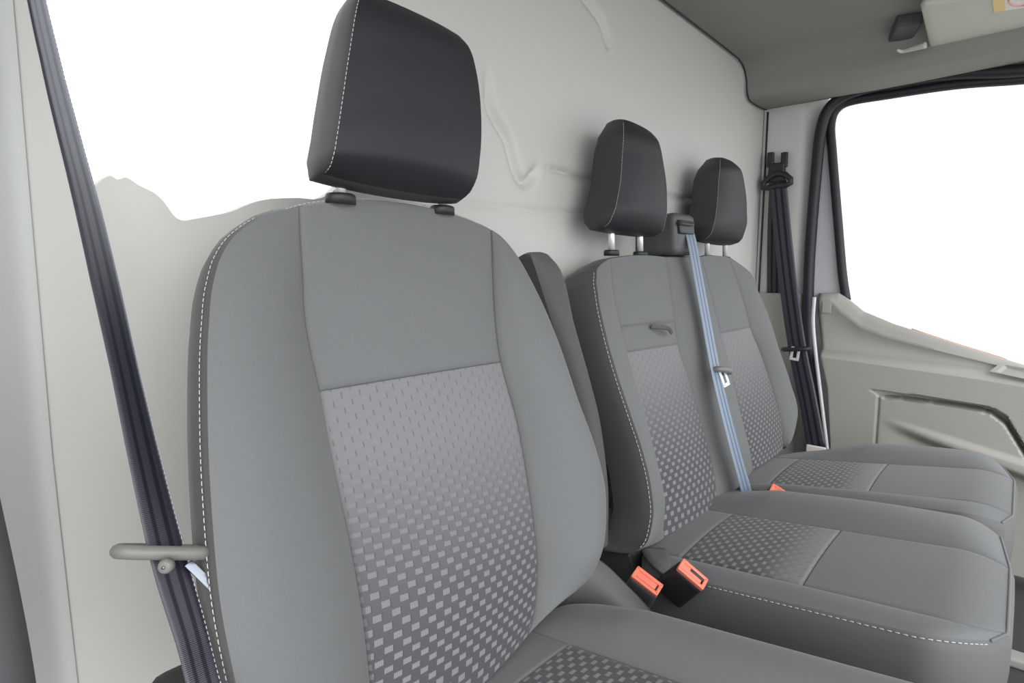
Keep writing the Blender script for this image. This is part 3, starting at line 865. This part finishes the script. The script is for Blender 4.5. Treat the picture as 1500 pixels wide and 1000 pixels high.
fs = [[i*4 + j, i*4 + (j+1) % 4, (i+1)*4 + (j+1) % 4, (i+1)*4 + j] for i in range(len(yk) - 1) for j in range(4)] + [[0, 1, 2, 3], [len(vs) - 1 - j for j in range(4)]]
mesh('door_skin', vs, fs, M['paint'], door, auto=40)
# recessed pull at the front of the ledge
hq = [at(x, y, NX, X) for x, y, X in ((1449, 545, 2.196), (1465, 533, 2.232), (1502, 540, 2.232), (1560, 558, 2.232), (1560, 578, 2.196), (1500, 556, 2.196))]
hn = (hq[1] - hq[0]).cross(hq[5] - hq[0]).normalized()
if hn.z < 0: hn = -hn
n = len(hq); cq = sum(hq, V((0, 0, 0))) / n
hv = [p + hn * .004 for p in hq] + [p.lerp(cq, .16) + hn * .005 for p in hq] + [p.lerp(cq, .28) - hn * .002 for p in hq]
hf_ = [[k*n + i, k*n + (i+1) % n, (k+1)*n + (i+1) % n, (k+1)*n + i] for k in range(2) for i in range(n)] + [[2*n + i for i in range(n)]]
mesh('door_handle_recess', hv, hf_, M['trim'], door, smooth=False, label='darker pull recess in the armrest ledge')
mesh('door_switch', *box_geo(at(1211, 450, NX, 2.241), NX, NY, NZ, .002, .014, .020, .3), M['doorp'], door)
# seals
def tub(name, pts, r, mat, par, X, front=()):
    p = smooth_path([at(x, y, NX, X) for x, y in pts] + [V((X, y, z + .95)) for y, z in front], 6)
    return mesh(name, *tube_geo(p, r, 10), M[mat], par)
tub('door_seal', [(1211, 700), (1200, 620), (1189, 540), (1184, 475), (1185, 400), (1190, 320), (1196, 250), (1201, 200), (1210, 166), (1228, 146), (1260, 132), (1320, 119), (1400, 108), (1500, 103)], .018, 'rubber', door, 2.262, ((-.15, .565), (-.32, .50), (-.50, .33), (-.62, .05), (-.66, -.40)))
tub('seal_edge', [(1215, 700), (1212, 660), (1206, 610), (1200, 560), (1194, 510), (1191, 470), (1193, 435)], .006, 'paint', door, 2.19)
tub('window_seal', [(1240, 440), (1234, 400), (1228, 330), (1223, 270), (1219, 220), (1217, 185), (1224, 162), (1244, 149), (1300, 139), (1400, 124), (1500, 116)], .0145, 'rubber', door, 2.285, ((-.13, .535), (-.28, .47), (-.44, .30), (-.55, .03), (-.58, -.44)))
FRONT = [V((2.295, y, z + .95)) for y, z in ((-.16, .60), (-.35, .53), (-.54, .35), (-.66, .05), (-.70, -.60), (-.58, -.60), (-.55, .03), (-.44, .30), (-.28, .47), (-.13, .535))]
fr = [q for e in ((1186, 470), (1192, 300), (1200, 190), (1222, 138), (1300, 110), (1500, 82), 'F', (1500, 115), (1300, 139), (1244, 150), (1222, 168), (1217, 190), (1223, 290), (1240, 445)) for q in (FRONT if e == 'F' else [at(*e, NX, 2.295)])]
n = len(fr)
mesh('window_frame', fr + [p + V((.02, 0, 0)) for p in fr], [list(range(n)), list(range(n, 2*n))[::-1]] + [[i, (i+1) % n, (i+1) % n + n, i + n] for i in range(n)], M['paint'], door, smooth=False, label='silver painted window frame')
op = smooth_path([at(x, y, NX, 2.31) for x, y in ((1335, 482), (1400, 503.5), (1455, 520.5), (1475, 527))], 4)
mesh('outer_weatherstrip', *tube_geo(op, .0035, 8), M['orange'], door, label='thin orange outer weatherstrip')
# glass
gm = bpy.data.materials.new('door_glass'); gm.use_nodes = True
nt = gm.node_tree; nt.nodes.clear()
o_ = N(nt, 'ShaderNodeOutputMaterial'); mx = N(nt, 'ShaderNodeMixShader'); tr = N(nt, 'ShaderNodeBsdfTransparent'); gl = N(nt, 'ShaderNodeBsdfGlossy')
gl.inputs['Roughness'].default_value = .02; mx.inputs[0].default_value = .04
nt.links.new(tr.outputs[0], mx.inputs[1]); nt.links.new(gl.outputs[0], mx.inputs[2]); nt.links.new(mx.outputs[0], o_.inputs[0])
gp = [q for e in ((1240, 445), (1223, 290), (1217, 190), (1222, 168), (1244, 150), (1300, 139), (1500, 115), 'F', (1500, 570), (1310, 505), (1262, 470)) for q in ([V((2.30, y, z + .95)) for y, z in ((-.13, .535), (-.28, .47), (-.44, .30), (-.55, .03), (-.58, -.50))] if e == 'F' else [at(*e, NX, 2.30)])]
n = len(gp)
win = mesh('window_1', gp + [p + V((.004, 0, 0)) for p in gp], [list(range(n)), list(range(n, 2*n))[::-1]] + [[i, (i+1) % n, (i+1) % n + n, i + n] for i in range(n)], gm, smooth=False)
struct(win)

# ------------------------------------------------------------------ sun visor and the shaded recess beside it
ZV = .628
c0 = at(1366, 82, NZ, ZV); c1_ = at(1342, -40, NZ, ZV + .045)
visor = thing('sun_visor', 'pale grey-green sun visor folded up under the headliner with a warning sticker', 'sun visor', c0 + V((0, -.1, .03)))
e1 = at(1366, 85, NZ, ZV); e2 = at(1560, 62, NZ, ZV); u_ax = (e2 - e1).normalized()
e3 = at(1340, -30, NZ, ZV + .02); v0 = (e3 - e1); v_ax = (v0 - u_ax * v0.dot(u_ax)).normalized()
skew = v0.dot(u_ax) / v0.dot(v_ax)
nn = u_ax.cross(v_ax).normalized()
W_, H_, rr = .55, .40, .018
ol = []
for cx, cy, a0 in ((rr, rr, math.pi), (W_ - rr, rr, 1.5*math.pi), (W_ - rr, H_ - rr, 0), (rr, H_ - rr, .5*math.pi)):
    for j in range(9):
        a_ = a0 + j / 8 * math.pi / 2
        x, y = cx + rr * math.cos(a_), cy + rr * math.sin(a_)
        ol.append((x + y * skew, y))
vs, fs = [], []
cxm, cym = W_ / 2, H_ / 2
for ins, dz in ((.03, -.010), (.008, -.010), (.002, -.007), (0, 0), (.002, .007), (.008, .010), (.03, .010)):
    for x, y in ol:
        dx, dy = cxm + .5 * H_ * skew - x, cym - y; L = math.hypot(dx, dy)
        vs.append(e1 + u_ax * (x + dx / L * ins) + v_ax * (y + dy / L * ins) + nn * dz)
n = len(ol)
for k in range(6):
    for j in range(n): fs.append([k*n + j, k*n + (j+1) % n, (k+1)*n + (j+1) % n, (k+1)*n + j])
fs.append(list(range(n))); fs.append([6*n + j for j in range(n)])
mesh('visor_board', vs, fs, M['visor'], visor, auto=50)
dn = nn if nn.dot(e1 - EYE) < 0 else -nn
def onv(px, py): 
    q = at(px, py, nn, (e1 + dn * .0106 - EYE).dot(nn)); return q
def decal(name, pts, mat, par, lift=0, label=None):
    q = [onv(*p) + dn * lift for p in pts]; n = len(q)
    return mesh(name, q + [p + dn * .0004 for p in q], [list(range(n)), list(range(n, 2*n))[::-1]] + [[i, (i+1) % n, (i+1) % n + n, i + n] for i in range(n)], M[mat], par, smooth=False, label=label)
stk = decal('warning_sticker', [(1456, 18), (1453, -12), (1540, -20), (1545, 4)], 'sticker', visor, 0, 'white and yellow warning sticker')
decal('sticker_band', [(1456, 18), (1453, -12), (1470, -14), (1473, 15)], 'yellow', stk, .0005)
ring = [onv(1492 + 14 * math.cos(j / 24 * 2 * math.pi), 1 + 7.5 * math.sin(j / 24 * 2 * math.pi)) + dn * .001 for j in range(24)]
mesh('sticker_mark', *tube_geo(ring, .0022, 6, closed=True), M['pink'], stk)
rcs = thing('recess_shade', 'dark block standing in for a shadowed headliner recess left of the sun visor', 'shadowed recess', at(1335, 40, NZ, .66))
mesh('shade_block', *box_geo(at(1326, 40, NZ, .670), u_ax, v_ax, NZ, .030, .055, .016, .25), M['dgrey'], rcs)  # dark block painted in for the shadow of a headliner recess
lp = smooth_path([at(1314, 73, NZ, .612), at(1322, 75, NZ, .612), at(1338, 71, NZ, .612), at(1356, 66, NZ, .612)], 6)
mesh('lit_recess_lip', *tube_geo(lp, [.003 + .006 * i / (len(lp)-1) for i in range(len(lp))], 10), M['visor'], rcs, label='pale lower edge of the recess')  # pale colour stands in for the lit edge of the recess

# ------------------------------------------------------------------ camera, light
cam = bpy.data.cameras.new('camera'); co = bpy.data.objects.new('camera', cam); COL.objects.link(co)
cam.sensor_fit = 'HORIZONTAL'; cam.sensor_width = 36; cam.lens = 36 * F / 1500
cam.clip_start = .02
from mathutils import Matrix
co.matrix_world = Matrix(((RT.x, UP.x, -FW.x, EYE.x), (RT.y, UP.y, -FW.y, EYE.y), (RT.z, UP.z, -FW.z, EYE.z), (0, 0, 0, 1)))
sc.camera = co

w = bpy.data.worlds.new('overcast_sky'); sc.world = w; w.use_nodes = True
nt = w.node_tree; bg = nt.nodes['Background']
tc = N(nt, 'ShaderNodeTexCoord'); sp = N(nt, 'ShaderNodeSeparateXYZ'); nt.links.new(tc.outputs['Generated'], sp.inputs[0])
cr = N(nt, 'ShaderNodeValToRGB'); nt.links.new(math_node(nt, 'ADD', math_node(nt, 'MULTIPLY', sp.outputs[2], .5), .5), cr.inputs[0])
el = cr.color_ramp.elements
el[0].position = .30; el[0].color = (.58, .58, .57, 1)
el[1].position = .42; el[1].color = (.95, .97, 1, 1)
nt.links.new(cr.outputs[0], bg.inputs['Color'])
bg.inputs['Strength'].default_value = 1.3
sun = bpy.data.lights.new('sun', 'SUN'); so = bpy.data.objects.new('sun', sun); COL.objects.link(so)
sun.energy = 2.1; sun.angle = math.radians(70)
so.rotation_euler = V((.5, 1, -.72)).to_track_quat('-Z', 'Y').to_euler()

sc.view_settings.view_transform = 'Standard'
sc.view_settings.look = 'None'
sc.view_settings.exposure = 0.36
sc.view_settings.gamma = 1
sc.view_settings.use_curve_mapping = False
